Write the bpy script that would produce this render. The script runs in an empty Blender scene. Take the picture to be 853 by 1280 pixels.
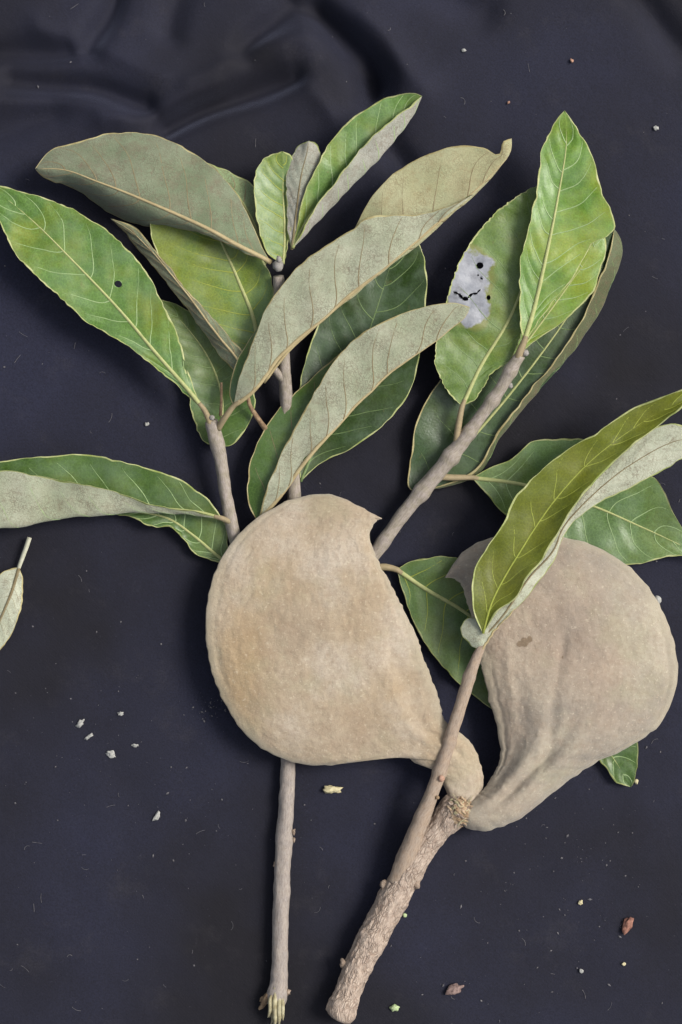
import bpy, math, random
import numpy as np
from mathutils import Vector, noise

random.seed(7)
rng = np.random.default_rng(7)
sc = bpy.context.scene
C = sc.collection

# ------------------------------------------------------------------ camera
S = 0.0005            # metres per photo pixel at cloth level
H = 1.2               # camera height
cam_d = bpy.data.cameras.new('camera')
cam = bpy.data.objects.new('camera', cam_d)
C.objects.link(cam)
cam.location = (0, 0, H)
cam.rotation_euler = (0, 0, 0)
cam_d.sensor_fit = 'VERTICAL'
cam_d.sensor_height = 36
cam_d.lens = 36 * H / (1280 * S)
cam_d.clip_start = 0.01
cam_d.clip_end = 100
sc.camera = cam

# ------------------------------------------------------------------ light: soft daylight under a bright overcast sky
SUN_EL, SUN_AZ = 48, 74          # azimuth clockwise from +Y
w = bpy.data.worlds.new('World'); sc.world = w; w.use_nodes = True
wn = w.node_tree.nodes; wl = w.node_tree.links
bg = wn['Background']
sky = wn.new('ShaderNodeTexSky'); sky.sky_type = 'NISHITA'; sky.sun_disc = False
sky.sun_elevation = math.radians(SUN_EL); sky.sun_rotation = math.radians(SUN_AZ)
sky.dust_density = 4.0; sky.air_density = 1.0
hs = wn.new('ShaderNodeHueSaturation'); hs.inputs['Saturation'].default_value = 0.42
wl.new(sky.outputs[0], hs.inputs['Color']); wl.new(hs.outputs[0], bg.inputs[0])
bg.inputs[1].default_value = 0.1
sd = bpy.data.lights.new('sun', 'SUN'); sd.energy = 2.1; sd.angle = math.radians(22); sd.color = (1, 0.955, 0.89)
sun = bpy.data.objects.new('sun', sd); C.objects.link(sun)
az, el = math.radians(SUN_AZ), math.radians(SUN_EL)
d = Vector((math.sin(az)*math.cos(el), math.cos(az)*math.cos(el), math.sin(el)))
sun.rotation_euler = d.to_track_quat('Z', 'Y').to_euler(); sun.location = d*2
vs = sc.view_settings
vs.view_transform = 'Standard'; vs.look = 'None'; vs.gamma = 1; vs.use_curve_mapping = False
vs.exposure = 0.54

# ------------------------------------------------------------------ helpers
def srgb(*c):
    return tuple(((x/255)/12.92 if x/255 <= .04045 else ((x/255+.055)/1.055)**2.4) for x in c) + (1,)

def W(p):
    """photo-scaled layout units (x right, y down, z up, 0.5 mm) -> metres"""
    p = np.asarray(p, float)
    z = p[..., 2]*S
    k = S*(H-z)/H
    return np.stack([(p[..., 0]-426.5)*k, (640-p[..., 1])*k, z], -1)

def rail(pts, *z):
    n = len(pts)
    zz = np.interp(np.linspace(0, 1, n), np.linspace(0, 1, len(z)), z) if len(z) > 1 else [z[0]]*n
    return [(p[0], p[1], q) for p, q in zip(pts, zz)]

def spline(pts, n, us=None):
    P = np.asarray(pts, float)
    if len(P) == 2:
        dense = P[0] + (P[1]-P[0])*np.linspace(0, 1, 50)[:, None]
    else:
        dense = []
        A = np.vstack([2*P[0]-P[1], P, 2*P[-1]-P[-2]])
        for i in range(len(P)-1):
            p0, p1, p2, p3 = A[i:i+4]
            al = .5
            t0 = 0; t1 = t0+max(np.linalg.norm(p1-p0), 1e-4)**al
            t2 = t1+max(np.linalg.norm(p2-p1), 1e-4)**al; t3 = t2+max(np.linalg.norm(p3-p2), 1e-4)**al
            t = np.linspace(t1, t2, 24, endpoint=(i == len(P)-2))[:, None]
            a1 = (t1-t)/(t1-t0)*p0+(t-t0)/(t1-t0)*p1
            a2 = (t2-t)/(t2-t1)*p1+(t-t1)/(t2-t1)*p2
            a3 = (t3-t)/(t3-t2)*p2+(t-t2)/(t3-t2)*p3
            b1 = (t2-t)/(t2-t0)*a1+(t-t0)/(t2-t0)*a2
            b2 = (t3-t)/(t3-t1)*a2+(t-t1)/(t3-t1)*a3
            dense.append((t2-t)/(t2-t1)*b1+(t-t1)/(t2-t1)*b2)
        dense = np.vstack(dense)
    L = np.concatenate([[0], np.cumsum(np.linalg.norm(np.diff(dense[:, :3], axis=0), axis=1))])
    L /= L[-1]
    if us is None: us = np.linspace(0, 1, n)
    return np.stack([np.interp(us, L, dense[:, k]) for k in range(dense.shape[1])], -1)

def smooth_noise(n, step, amp, seed):
    r = np.random.default_rng(seed)
    k = max(3, int(n/step)+2)
    x = np.linspace(0, k-1, n); i = np.clip(x.astype(int), 0, k-2); f = x-i; f = f*f*(3-2*f)
    v = r.uniform(-1, 1, k)
    return amp*(v[i]*(1-f)+v[i+1]*f)

def mk(name, verts, faces, mats, parent=None, midx=None, uvs=None, attr=None, smooth=True):
    """verts in metres, world space; the mesh is stored relative to its top parent"""
    root = parent
    while root is not None and root.parent is not None: root = root.parent
    off = np.array(root.location) if root is not None else np.zeros(3)
    me = bpy.data.meshes.new(name)
    me.from_pydata((np.asarray(verts)-off).tolist(), [], [list(map(int, f)) for f in faces])
    for m in (mats if isinstance(mats, (list, tuple)) else [mats]): me.materials.append(m)
    if midx is not None: me.polygons.foreach_set('material_index', np.asarray(midx, np.int32))
    if smooth: me.polygons.foreach_set('use_smooth', np.ones(len(me.polygons), bool))
    if uvs is not None:
        ul = me.uv_layers.new(name='UVMap')
        li = np.empty(len(me.loops), np.int32); me.loops.foreach_get('vertex_index', li)
        ul.data.foreach_set('uv', np.asarray(uvs, np.float32)[li].ravel())
    for k, a in (attr or {}).items():
        at = me.attributes.new(k, 'FLOAT', 'POINT'); at.data.foreach_set('value', np.asarray(a, np.float32))
    me.update()
    o = bpy.data.objects.new(name, me); C.objects.link(o)
    if parent is not None: o.parent = parent
    return o

def tag(o, label, cat, group=None):
    o['label'] = label; o['category'] = cat
    if group: o['group'] = group
    return o

def thing(name, p, label, cat, group=None):
    o = bpy.data.objects.new(name, None); C.objects.link(o)
    o.location = W(np.array(p, float)); o.empty_display_size = .02
    tag(o, label, cat, group)
    return o

# ------------------------------------------------------------------ node helper
class NT:
    def __init__(s, name):
        s.m = bpy.data.materials.new(name); s.m.use_nodes = True
        s.t = s.m.node_tree; s.b = s.t.nodes['Principled BSDF']
    def n(s, typ, **kw):
        nd = s.t.nodes.new('ShaderNode'+typ)
        for k, v in kw.items():
            if hasattr(nd, k) and not isinstance(k, int): setattr(nd, k, v)
            else: nd.inputs[k].default_value = v
        return nd
    def l(s, a, b): s.t.links.new(a, b)
    def coord(s, which='Object'): return s.n('TexCoord').outputs[which]
    def noise(s, vec, scale, detail=4, rough=.55):
        nd = s.n('TexNoise'); nd.inputs['Scale'].default_value = scale; nd.inputs['Detail'].default_value = detail
        nd.inputs['Roughness'].default_value = rough; s.l(vec, nd.inputs['Vector']); return nd.outputs['Fac']
    def ramp(s, fac, stops):
        r = s.n('ValToRGB'); e = r.color_ramp.elements
        while len(e) < len(stops): e.new(.5)
        for el, (p, c) in zip(e, stops): el.position = p; el.color = c if hasattr(c, '__len__') else (c, c, c, 1)
        s.l(fac, r.inputs[0]); return r.outputs[0]
    def mix(s, fac, a, b, mode='MIX'):
        m = s.n('Mix', data_type='RGBA', blend_type=mode)
        for sock, v in ((m.inputs[0], fac), (m.inputs[6], a), (m.inputs[7], b)):
            if hasattr(v, 'is_output'): s.l(v, sock)
            else: sock.default_value = v
        return m.outputs[2]
    def math(s, op, a, b=0.):
        m = s.n('Math', operation=op)
        for sock, v in ((m.inputs[0], a), (m.inputs[1], b)):
            if hasattr(v, 'is_output'): s.l(v, sock)
            else: sock.default_value = v
        return m.outputs[0]
    def bump(s, h, strength, dist, prev=None):
        b = s.n('Bump'); b.inputs['Strength'].default_value = strength; b.inputs['Distance'].default_value = dist
        s.l(h, b.inputs['Height'])
        if prev is not None: s.l(prev, b.inputs['Normal'])
        s.l(b.outputs[0], s.b.inputs['Normal']); return b.outputs[0]
    def color(s, c):
        if hasattr(c, 'is_output'): s.l(c, s.b.inputs['Base Color'])
        else: s.b.inputs['Base Color'].default_value = c
    def set(s, **kw):
        for k, v in kw.items(): s.b.inputs[k.replace('_', ' ')].default_value = v

def scale_c(c, k): return tuple(min(1, x*k) for x in c[:3])+(1,)

def mixc(a, b): return tuple((x+y)/2 for x, y in zip(a, b))

# ------------------------------------------------------------------ materials
def top_mat(name, a, b, y, yamt=.5, rough=.42, damage=False, spec=.5, blem=.3, painted_sheen=.2):
    """upper leaf face: green with soft yellowish blotches and a fine vein network"""
    t = NT(name); v = t.coord()
    base = t.mix(t.ramp(t.noise(v, 28, 3), [(.35, 0.), (.65, 1.)]), a, b)
    base = t.mix(t.math('MULTIPLY', t.ramp(t.noise(v, 23, 4, .55), [(.46, 0.), (.62, 1.)]), yamt), base, y)
    vo = t.n('TexVoronoi', feature='DISTANCE_TO_EDGE'); vo.inputs['Scale'].default_value = 420
    nz = t.n('TexNoise'); nz.inputs['Scale'].default_value = 220; t.l(v, nz.inputs['Vector'])
    vv = t.n('VectorMath', operation='MULTIPLY_ADD'); t.l(nz.outputs['Color'], vv.inputs[0])
    vv.inputs[1].default_value = (.003, .003, .003); t.l(v, vv.inputs[2]); t.l(vv.outputs[0], vo.inputs['Vector'])
    net = t.ramp(vo.outputs['Distance'], [(.0, 1.), (.09, 0.)])
    base = t.mix(t.math('MULTIPLY', net, .3), base, scale_c(b, 1.8))
    base = t.mix(t.math('MULTIPLY', t.ramp(t.noise(v, 900, 2), [(.35, 1.), (.6, 0.)]), .25), base, scale_c(a, .55))
    # small brown weathered flecks
    base = t.mix(t.math('MULTIPLY', t.ramp(t.noise(v, 130, 3, .7), [(.66, 0.), (.74, 1.)]), blem), base, srgb(112, 104, 58))
    # pale bluish sky sheen painted into the colour as noise patches
    base = t.mix(t.math('MULTIPLY', t.ramp(t.noise(v, 45, 5, .7), [(.42, 0.), (.72, 1.)]), painted_sheen), base, srgb(146, 166, 150))
    if damage:
        at = t.n('Attribute', attribute_name='damage').outputs['Fac']
        dm = t.ramp(t.math('ADD', at, t.math('MULTIPLY', t.math('SUBTRACT', t.noise(v, 160, 4), .5), .5)), [(.44, 0.), (.52, 1.)])
        ring = t.ramp(t.math('ADD', at, t.math('MULTIPLY', t.math('SUBTRACT', t.noise(v, 90, 4), .5), .5)), [(.33, 0.), (.44, 1.)])
        base = t.mix(t.math('MULTIPLY', ring, .8), base, srgb(110, 112, 52))
        gr = t.ramp(t.noise(v, 130, 5, .6), [(.3, srgb(104, 106, 112)), (.45, srgb(130, 133, 140)), (.6, srgb(146, 149, 156)), (.78, srgb(160, 162, 166))])
        base = t.mix(dm, base, gr)
    t.color(base)
    t.l(t.ramp(t.noise(v, 60, 4), [(.3, rough-.07), (.7, rough+.12)]), t.b.inputs['Roughness'])
    t.set(Specular_IOR_Level=spec)
    h = t.math('ADD', t.math('MULTIPLY', vo.outputs['Distance'], .6), t.math('MULTIPLY', t.noise(v, 700, 3), .4))
    t.bump(h, .5, .0003)
    return t.m

def under_mat(name, a, b, brown=srgb(112, 92, 74), bamt=.35, rough=.85):
    """lower leaf face: dull felted grey green with brown scurf and impressed net"""
    t = NT(name); v = t.coord()
    base = t.mix(t.ramp(t.noise(v, 34, 4), [(.35, 0.), (.65, 1.)]), a, b)
    base = t.mix(t.math('MULTIPLY', t.ramp(t.noise(v, 75, 6, .75), [(.5, 0.), (.68, 1.)]), bamt), base, brown)
    vo = t.n('TexVoronoi', feature='DISTANCE_TO_EDGE'); vo.inputs['Scale'].default_value = 460
    nz = t.n('TexNoise'); nz.inputs['Scale'].default_value = 260; t.l(v, nz.inputs['Vector'])
    vv = t.n('VectorMath', operation='MULTIPLY_ADD'); t.l(nz.outputs['Color'], vv.inputs[0])
    vv.inputs[1].default_value = (.007, .007, .007); t.l(v, vv.inputs[2]); t.l(vv.outputs[0], vo.inputs['Vector'])
    net = t.ramp(vo.outputs['Distance'], [(0., 1.), (.12, 0.)])
    net = t.math('MULTIPLY', net, t.ramp(t.noise(v, 90, 3), [(.35, .1), (.65, 1.)]))
    base = t.mix(t.math('MULTIPLY', t.ramp(t.noise(v, 55, 4, .6), [(.5, 0.), (.66, 1.)]), .35), base, mixc(b, srgb(132, 156, 124)))
    base = t.mix(t.math('MULTIPLY', t.ramp(t.noise(v, 170, 6, .8), [(.54, 0.), (.64, 1.)]), .4), base, scale_c(brown, 1.05))
    base = t.mix(t.math('MULTIPLY', net, .6), base, scale_c(brown, .8))
    base = t.mix(t.math('MULTIPLY', t.ramp(t.noise(v, 1300, 2), [(.3, 1.), (.62, 0.)]), .4), base, scale_c(a, .6))
    t.color(base); t.set(Roughness=rough, Specular_IOR_Level=.2, Sheen_Weight=.15, Sheen_Roughness=.5)
    h = t.math('ADD', t.math('MULTIPLY', net, -.5), t.noise(v, 900, 4, .7))
    t.bump(h, .6, .0004)
    return t.m

def plain_mat(name, a, b, scale=300, rough=.6, bump=.3, spec=.3):
    t = NT(name); v = t.coord()
    t.color(t.mix(t.ramp(t.noise(v, scale, 5, .65), [(.35, 0.), (.65, 1.)]), a, b))
    t.set(Roughness=rough, Specular_IOR_Level=spec)
    t.bump(t.noise(v, scale*3, 4), bump, .0004)
    return t.m

G = dict(
    bright=top_mat('leaf_top_bright', srgb(74, 106, 36), srgb(96, 128, 62), srgb(132, 140, 48), .65),
    fresh=top_mat('leaf_top_fresh', srgb(82, 118, 30), srgb(102, 136, 54), srgb(138, 148, 36), .75),
    yellow=top_mat('leaf_top_yellowish', srgb(92, 106, 14), srgb(112, 124, 32), srgb(92, 124, 66), .7),
    mid=top_mat('leaf_top_mid', srgb(58, 84, 28), srgb(78, 104, 48), srgb(100, 110, 32), .5),
    dark=top_mat('leaf_top_dark', srgb(42, 60, 26), srgb(56, 78, 42), srgb(70, 82, 34), .45, .33),
    olive=top_mat('leaf_top_olive', srgb(78, 86, 10), srgb(92, 100, 20), srgb(108, 108, 26), .5, .45, spec=.35, painted_sheen=.05),
    bluish=top_mat('leaf_top_bluish', srgb(72, 98, 44), srgb(94, 120, 70), srgb(104, 118, 46), .45, .34),
    damaged=top_mat('leaf_top_damaged', srgb(76, 100, 24), srgb(94, 118, 50), srgb(118, 122, 34), .65, damage=True),
)
U = dict(
    grey=under_mat('leaf_under_grey', srgb(150, 156, 130), srgb(172, 174, 152), bamt=.28),
    dull=under_mat('leaf_under_dull', srgb(104, 116, 90), srgb(124, 130, 108), srgb(112, 94, 80), .55),
    cream=under_mat('leaf_under_cream', srgb(154, 153, 116), srgb(170, 168, 134), srgb(140, 120, 86), .4),
    pale=under_mat('leaf_under_pale', srgb(168, 172, 150), srgb(186, 188, 168), bamt=.15),
    silver=under_mat('leaf_under_silver', srgb(148, 150, 136), srgb(168, 166, 156), bamt=.25),
    dark_olive=under_mat('leaf_under_olive', srgb(78, 86, 58), srgb(94, 98, 72), bamt=.3),  # dark olive underside colour of the rolled leaf edge
    green=under_mat('leaf_under_green', srgb(114, 134, 92), srgb(136, 152, 114), bamt=.2),
)
M_margin = plain_mat('leaf_margin', srgb(128, 140, 74), srgb(176, 178, 130), 120)
M_margin_d = plain_mat('leaf_margin_dull', srgb(134, 122, 80), srgb(172, 164, 122), 120)
M_rib = plain_mat('midrib_yellow', srgb(170, 172, 118), srgb(154, 160, 104), 300)
M_rib_t = plain_mat('midrib_tan', srgb(172, 158, 120), srgb(156, 140, 104), 200)
M_vein = plain_mat('vein_pale', srgb(134, 158, 104), srgb(150, 170, 124), 300)
M_vein_d = plain_mat('vein_dim', srgb(96, 118, 72), srgb(114, 132, 88), 300)
M_vein_u = plain_mat('vein_felted', srgb(112, 100, 74), srgb(132, 122, 94), 200, .85)
M_vein_y = plain_mat('vein_yellow', srgb(146, 152, 66), srgb(132, 142, 58), 300)
M_vein_p = plain_mat('petiole_pale', srgb(168, 168, 146), srgb(184, 182, 164), 300)
M_petiole = plain_mat('petiole_tan', srgb(154, 138, 108), srgb(136, 124, 96), 250, .7)

def bark_mat(name, a, b, c, scale, fissure, dist, cork=False):
    t = NT(name); uv = t.coord('UV')
    mp = t.n('Mapping'); mp.inputs['Scale'].default_value = (.3, 1, 1); t.l(uv, mp.inputs['Vector'])
    v = mp.outputs[0]
    n1 = t.noise(v, scale, 6, .7); n2 = t.noise(uv, scale*.22, 3)
    col = t.mix(t.ramp(n2, [(.35, 0.), (.65, 1.)]), a, b)
    col = t.mix(t.math('MULTIPLY', t.ramp(n1, [(.38, 1.), (.55, 0.)]), fissure), col, c)
    lent = t.ramp(t.noise(uv, scale*.9, 2, .5), [(.66, 0.), (.72, 1.)])
    col = t.mix(t.math('MULTIPLY', lent, .5), col, scale_c(b, 1.35))
    if cork:
        mq = t.n('Mapping'); mq.inputs['Scale'].default_value = (.13, .36, 1); t.l(uv, mq.inputs['Vector'])
        nz = t.n('TexNoise'); nz.inputs['Scale'].default_value = .12; nz.inputs['Detail'].default_value = 5; t.l(uv, nz.inputs['Vector'])
        vv = t.n('VectorMath', operation='MULTIPLY_ADD'); t.l(nz.outputs['Color'], vv.inputs[0]); vv.inputs[1].default_value = (1.9, 1.9, 0); t.l(mq.outputs[0], vv.inputs[2])
        vo = t.n('TexVoronoi', feature='DISTANCE_TO_EDGE'); vo.inputs['Scale'].default_value = 1.; t.l(vv.outputs[0], vo.inputs['Vector'])
        cr = t.math('MULTIPLY', t.ramp(vo.outputs['Distance'], [(.0, 1.), (.2, 0.)]), t.ramp(t.noise(uv, .07, 3), [(.35, .25), (.6, 1.)]))
        col = t.mix(t.math('MULTIPLY', cr, .5), col, srgb(118, 92, 74))
        n1 = t.math('ADD', t.math('MULTIPLY', n1, .5), t.math('MULTIPLY', cr, -.6))
    t.color(col); t.set(Roughness=.85, Specular_IOR_Level=.25)
    t.bump(n1, .9, dist)
    return t.m
M_twig = bark_mat('twig_bark', srgb(162, 152, 144), srgb(146, 138, 122), srgb(100, 90, 82), .5, .45, .0005)
M_twig_t = bark_mat('twig_bark_tan', srgb(160, 142, 124), srgb(154, 140, 126), srgb(100, 78, 60), .5, .4, .0005)
M_stem = bark_mat('stem_bark', srgb(162, 152, 142), srgb(150, 142, 136), srgb(104, 92, 84), .5, .45, .0006)
M_cork = bark_mat('corky_bark', srgb(190, 174, 158), srgb(176, 160, 146), srgb(136, 116, 102), .5, .5, .0012, True)
M_wood = plain_mat('torn_wood', srgb(178, 172, 142), srgb(134, 124, 92), 220, .8, .8)
M_flake = plain_mat('bark_flake', srgb(150, 128, 100), srgb(112, 90, 70), 400, .8)
M_flake_p = plain_mat('collar_flaky', srgb(186, 164, 136), srgb(136, 112, 88), 350, .9, 1., .1)
M_nub = plain_mat('bark_nub', srgb(158, 142, 126), srgb(126, 108, 94), 500, .85, .8)
M_scar = plain_mat('leaf_scar_pink', srgb(180, 146, 126), srgb(156, 122, 102), 400)
M_bud = plain_mat('bud_felt', srgb(150, 146, 142), srgb(126, 122, 114), 500, .9, .6)

def pod_mat(name, stops, warm, wamt, spot=None):
    t = NT(name); v = t.coord()
    col = t.ramp(t.noise(v, 22, 5, .6), stops)
    col = t.mix(t.math('MULTIPLY', t.ramp(t.noise(v, 13, 3, .5), [(.45, 0.), (.68, 1.)]), wamt), col, warm)
    col = t.mix(t.math('MULTIPLY', t.ramp(t.noise(v, 120, 5, .7), [(.5, 0.), (.7, 1.)]), .25), col, srgb(136, 112, 90))
    col = t.mix(t.math('MULTIPLY', t.ramp(t.noise(v, 31, 4, .6), [(.52, 0.), (.68, 1.)]), .3), col, srgb(158, 156, 126))
    col = t.mix(t.math('MULTIPLY', t.ramp(t.noise(v, 420, 5, .75), [(.36, 1.), (.56, 0.)]), .28), col, srgb(128, 110, 92))
    col = t.mix(t.math('MULTIPLY', t.ramp(t.noise(v, 520, 2, .6), [(.6, 0.), (.72, 1.)]), .35), col, srgb(206, 194, 172))
    rim = t.n('Attribute', attribute_name='rim').outputs['Fac']
    col = t.mix(t.math('MULTIPLY', rim, .55), col, srgb(166, 158, 138))
    sp = t.n('Attribute', attribute_name='spot').outputs['Fac']
    sp = t.ramp(t.math('ADD', sp, t.math('MULTIPLY', t.math('SUBTRACT', t.noise(v, 260, 4), .5), .7)), [(.42, 0.), (.62, 1.)])
    col = t.mix(t.math('MULTIPLY', sp, .7), col, t.mix(t.noise(v, 420, 3), srgb(78, 62, 46), srgb(140, 116, 88)))
    t.color(col); t.set(Roughness=.92, Specular_IOR_Level=.15, Sheen_Weight=.2, Sheen_Roughness=.5)
    h = t.math('ADD', t.noise(v, 700, 5, .8), t.math('MULTIPLY', t.noise(v, 150, 5, .65), 1.2))
    t.bump(h, .72, .0008)
    return t.m
M_pod1 = pod_mat('pod_felt_tan', [(.3, srgb(154, 137, 116)), (.48, srgb(168, 153, 131)), (.64, srgb(182, 170, 153))], srgb(160, 136, 98), .6)
M_pod2 = pod_mat('pod_felt_grey', [(.3, srgb(132, 126, 117)), (.48, srgb(154, 145, 131)), (.66, srgb(172, 163, 145))], srgb(168, 147, 128), .5)

def cloth_mat():
    t = NT('navy_cloth'); v = t.coord()
    a, b = srgb(22, 21, 27), srgb(36, 38, 56)
    col = t.mix(t.ramp(t.noise(v, 4, 4), [(.38, 0.), (.62, 1.)]), a, b)
    col = t.mix(t.math('MULTIPLY', t.ramp(t.noise(v, 24, 6, .75), [(.56, 0.), (.8, 1.)]), .3), col, srgb(70, 67, 68))
    col = t.mix(t.math('MULTIPLY', t.ramp(t.noise(v, 900, 3, .7), [(.35, 1.), (.6, 0.)]), .5), col, srgb(18, 17, 24))
    col = t.mix(t.math('MULTIPLY', t.ramp(t.noise(v, 420, 3, .8), [(.66, 0.), (.76, 1.)]), .3), col, srgb(78, 78, 90))
    t.color(col); t.set(Roughness=.8, Specular_IOR_Level=.25, Sheen_Weight=.3, Sheen_Roughness=.35, Sheen_Tint=(.62, .68, 1, 1))
    w1 = t.n('TexWave'); w1.inputs['Scale'].default_value = 260; w1.inputs['Distortion'].default_value = .6
    w1.bands_direction = 'DIAGONAL'; t.l(v, w1.inputs['Vector'])
    n = t.bump(w1.outputs['Fac'], .05, .0003)
    t.bump(t.noise(v, 90, 8, .8), .55, .001, n)
    return t.m
M_cloth = cloth_mat()

# ------------------------------------------------------------------ cloth (setting)
FOLDS = [  # trough centre lines in layout units: x0,y0,x1,y1,depth,width
    (200, 150, 365, 98, 13, 20), (20, 105, 175, 120, 8, 18), (-30, 80, 90, 62, 8, 18), (150, -20, 120, 60, 9, 18),
    (395, 20, 470, 100, 14, 24), (470, 100, 510, 220, 8, 26), (300, 70, 360, 15, 8, 20), (800, -20, 860, 60, 7, 26),
    (520, -30, 600, 10, 5, 30), (-40, 170, 60, 150, 6, 26), (250, -40, 210, 30, 6, 20)]
RIDGES = [(230, 95, 370, 55, 7, 24), (60, 40, 200, 85, 6, 26), (120, 150, 260, 110, 6, 20), (450, 20, 530, 100, 7, 28),
          (360, 90, 420, 150, 6, 26), (0, 130, 140, 140, 4, 20)]
def seg_d(x, y, s):
    x0, y0, x1, y1 = s[:4]; dx, dy = x1-x0, y1-y0
    t = np.clip(((x-x0)*dx+(y-y0)*dy)/(dx*dx+dy*dy), 0, 1)
    return np.hypot(x-x0-t*dx, y-y0-t*dy)
def cloth_z(x, y):
    z = np.zeros_like(x)
    x = x+8*np.sin(y*.023+x*.009)+4*np.sin(y*.05-x*.03+2); y = y+8*np.sin(x*.019+1)+4*np.sin(x*.04+y*.03)
    for f in FOLDS: z -= 2.3*f[4]*np.exp(-(seg_d(x, y, f)/(f[5]*.85))**2)
    for f in RIDGES: z += 2.2*f[4]*np.exp(-np.sqrt((seg_d(x, y, f)/(f[5]*.8))**2+.15)*1.3)*1.2
    z += 1.1*np.sin(x*.011+y*.006+1)*np.sin(y*.013-x*.004)
    return z - 1.5
gx = np.concatenate([np.linspace(-3500, -80, 30)[:-1], np.linspace(-80, 940, 256), np.linspace(940, 4300, 30)[1:]])
gy = np.concatenate([np.linspace(-3000, -60, 30)[:-1], np.linspace(-60, 1340, 350), np.linspace(1340, 4200, 30)[1:]])
X, Y = np.meshgrid(gx, gy); Zc = cloth_z(X, Y)
nzv = np.array([noise.noise((x*.02, y*.02, 3.1)) for x, y in zip(X.ravel(), Y.ravel())]).reshape(X.shape)
Zc += nzv*1.0
Vc = np.stack([(X-426.5)*S, (640-Y)*S, Zc*S], -1).reshape(-1, 3)
nx = len(gx); ny = len(gy)
ii, jj = np.meshgrid(np.arange(ny-1), np.arange(nx-1), indexing='ij'); a = (ii*nx+jj).ravel()
o = mk('cloth', Vc, np.stack([a, a+nx, a+nx+1, a+1], -1), M_cloth); o['kind'] = 'structure'

# ------------------------------------------------------------------ tubes
def tube_geo(P, R, sides, rough=0., rscale=.08, seed=0, cap=True):
    """P: n,3 layout units; R: n radii -> verts (layout), faces, uv"""
    n = len(P)
    T = np.gradient(P, axis=0); T /= np.linalg.norm(T, axis=1)[:, None]+1e-9
    up = np.array([0, 0, 1.])
    B = np.cross(T, up); B /= np.linalg.norm(B, axis=1)[:, None]+1e-9
    N = np.cross(B, T)
    ang = np.linspace(0, 2*math.pi, sides+1)          # seam doubled for clean texture
    vs_, uv = [], []
    L = np.concatenate([[0], np.cumsum(np.linalg.norm(np.diff(P, axis=0), axis=1))])
    for i in range(n):
        for k, a_ in enumerate(ang):
            ak = a_ if k < sides else 0.
            r = R[i]
            if rough:
                q = Vector((math.cos(ak)*R[i]*rscale*1.0, math.sin(ak)*R[i]*rscale, L[i]*rscale*.18+seed*7))
                r = r*(1+rough*(noise.noise(q)+.5*noise.noise(q*2.3)))
            vs_.append(P[i]+r*(math.cos(ak)*B[i]+math.sin(ak)*N[i])); uv.append((L[i], ak*R[i] if k < sides else 2*math.pi*R[i]))
    m = sides+1
    f = [(i*m+k, i*m+k+1, (i+1)*m+k+1, (i+1)*m+k) for i in range(n-1) for k in range(sides)]
    if cap:
        for i in (0, n-1):
            c = len(vs_); vs_.append(P[i]); uv.append((L[i], 0))
            for k in range(sides): f.append((i*m+k, i*m+k+1, c) if i else (i*m+k+1, i*m+k, c))
    return np.array(vs_), f, np.array(uv)

def tube(name, pts, mat, parent, n=24, sides=10, rough=0., rscale=.15, seed=0, bumps=()):
    Q = spline(pts, n); P, R = Q[:, :3], Q[:, 3].copy()
    for (u, a_, wd) in bumps: R += a_*np.exp(-((np.linspace(0, 1, n)-u)/wd)**2)
    v, f, uv = tube_geo(P, R, sides, rough, rscale, seed)
    return mk(name, W(v), f, mat, parent, uvs=uv)

def join_geo(parts):
    V, F = [], []; o_ = 0
    for v, f in parts:
        V.append(v); F += [tuple(i+o_ for i in q) for q in f]; o_ += len(v)
    return np.vstack(V), F

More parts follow.
